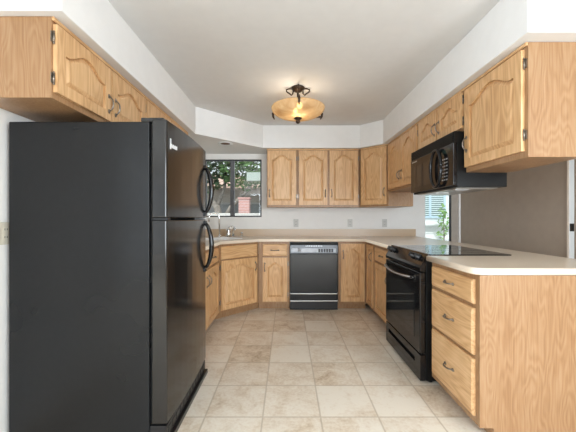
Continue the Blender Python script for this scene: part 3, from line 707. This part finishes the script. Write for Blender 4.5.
tag(o, 'low pale wall just outside the kitchen window, below the pink pillar', 'wall')
def leaves(name, parent, mat, c, rad, n, size, hollow=0.0):
    m = MB()
    for _ in range(n):
        while True:
            d = Vector((random.uniform(-1, 1), random.uniform(-1, 1), random.uniform(-1, 1)))
            if hollow < d.length < 1: break
        p = Vector(c) + Vector((d.x * rad[0], d.y * rad[1], d.z * rad[2]))
        a = Vector((random.gauss(0, 1), random.gauss(0, 1), random.gauss(0, 0.6))).normalized()
        b_ = a.cross(Vector((random.gauss(0, 1), random.gauss(0, 1), random.gauss(0, 1)))).normalized()
        s = size * random.uniform(0.6, 1.3); k = len(m.v)
        m.v += [tuple(p - a * s), tuple(p + b_ * s * 0.45 + a * s * 0.1), tuple(p + a * s), tuple(p - b_ * s * 0.45 + a * s * 0.1)]
        m.face([k, k + 1, k + 2, k + 3])
    return m.build(name, mat, parent)
t = thing('garden_tree', 'leafy tree with a leaning grey trunk outside the kitchen window', 'tree', (-1.9, 8.8, -0.02))
m = MB(); m.tube([(0.0, 0, 0), (0.05, 0, 0.9), (-0.1, 0, 1.5), (-0.5, 0.1, 2.1), (-0.75, 0.1, 2.9)], [0.14, 0.12, 0.10, 0.075, 0.04], 10)
m.tube([(0.03, 0, 1.0), (0.3, 0, 1.5), (0.8, -0.1, 2.0), (1.1, -0.1, 2.6)], [0.09, 0.07, 0.055, 0.03], 8)
m.tube([(-0.1, 0, 1.5), (0.1, 0.1, 2.1), (0.15, 0.1, 3.0)], [0.06, 0.045, 0.03], 8)
m.build('trunk', M_bark, t)
leaves('crown', t, M_leafd, (-0.55, 0.1, 2.75), (1.0, 0.8, 0.9), 1500, 0.085)
leaves('crown', t, M_leaf, (0.75, -0.1, 2.75), (0.8, 0.7, 0.8), 1300, 0.085)
for k, (x_, y_, lab) in enumerate(((-1.75, 9.4, 'dark shrub at the foot of the garden wall, left in the window'), (-0.62, 9.5, 'green shrub at the foot of the garden wall, right in the window'))):
    t = thing('garden_shrub', lab, 'shrub', (x_, y_, -0.02))
    MB().tube([(0, 0, 0), (0, 0, 0.5)], 0.03, 8).build('stem', M_bark, t)
    leaves('foliage', t, M_leafl if k else M_leafd, (0, 0, 0.62), (0.5, 0.4, 0.6), 500, 0.07)
# outside the patio door
t = thing('neighbor_cottage', 'white sided house with a shuttered window outside the patio door', 'house', (3.75, 7.6, -0.02))
m = MB(); m.box((-0.95, 0, 0), (1.5, 2, 2.9))
for k in range(18): m.prism_x([(0, 0.05 + k * 0.155), (-0.016, 0.05 + k * 0.155), (0, 0.2 + k * 0.155)], -0.95, 1.5)
m.build('siding', M_siding, t)
wf = MB(); x0, x1, z0, z1 = -0.50, 0.145, 1.22, 2.15
wf.box((x0, -0.05, z0), (x0 + 0.05, -0.017, z1)); wf.box((x1 - 0.05, -0.05, z0), (x1, -0.017, z1)); wf.box((x0, -0.05, z0 - 0.02), (x1, -0.017, z0 + 0.03)); wf.box((x0, -0.05, z1 - 0.04), (x1, -0.017, z1)); wf.box((-0.26, -0.05, z0 + 0.03), (-0.21, -0.017, z1 - 0.04))
fr = wf.build('window_frame', M_blue, t)
MB().box((x0 + 0.05, -0.022, z0 + 0.03), (x1 - 0.05, -0.017, z1 - 0.04)).build('backing', M_shade, fr)
m = MB()
for k in range(17): m.prism_x([(-0.024, z0 + 0.045 + k * 0.05), (-0.046, z0 + 0.05 + k * 0.05), (-0.044, z0 + 0.075 + k * 0.05), (-0.024, z0 + 0.07 + k * 0.05)], x0 + 0.05, x1 - 0.05)
m.build('shutter_louvers', M_louver, fr)
MB().box((-0.62, -0.14, 1.02), (0.30, -0.0165, 1.07)).build('window_ledge', M_siding, t)
t = thing('garden_shrub', 'thin light green shrub outside the patio door', 'shrub', (3.68, 7.25, -0.02))
MB().tube([(0, 0, 0), (0.02, 0, 0.8), (0, 0, 1.4)], [0.02, 0.015, 0.008], 8).build('stem', M_bark, t)
leaves('foliage', t, M_leafl, (0.0, 0, 1.05), (0.13, 0.13, 0.5), 130, 0.05)
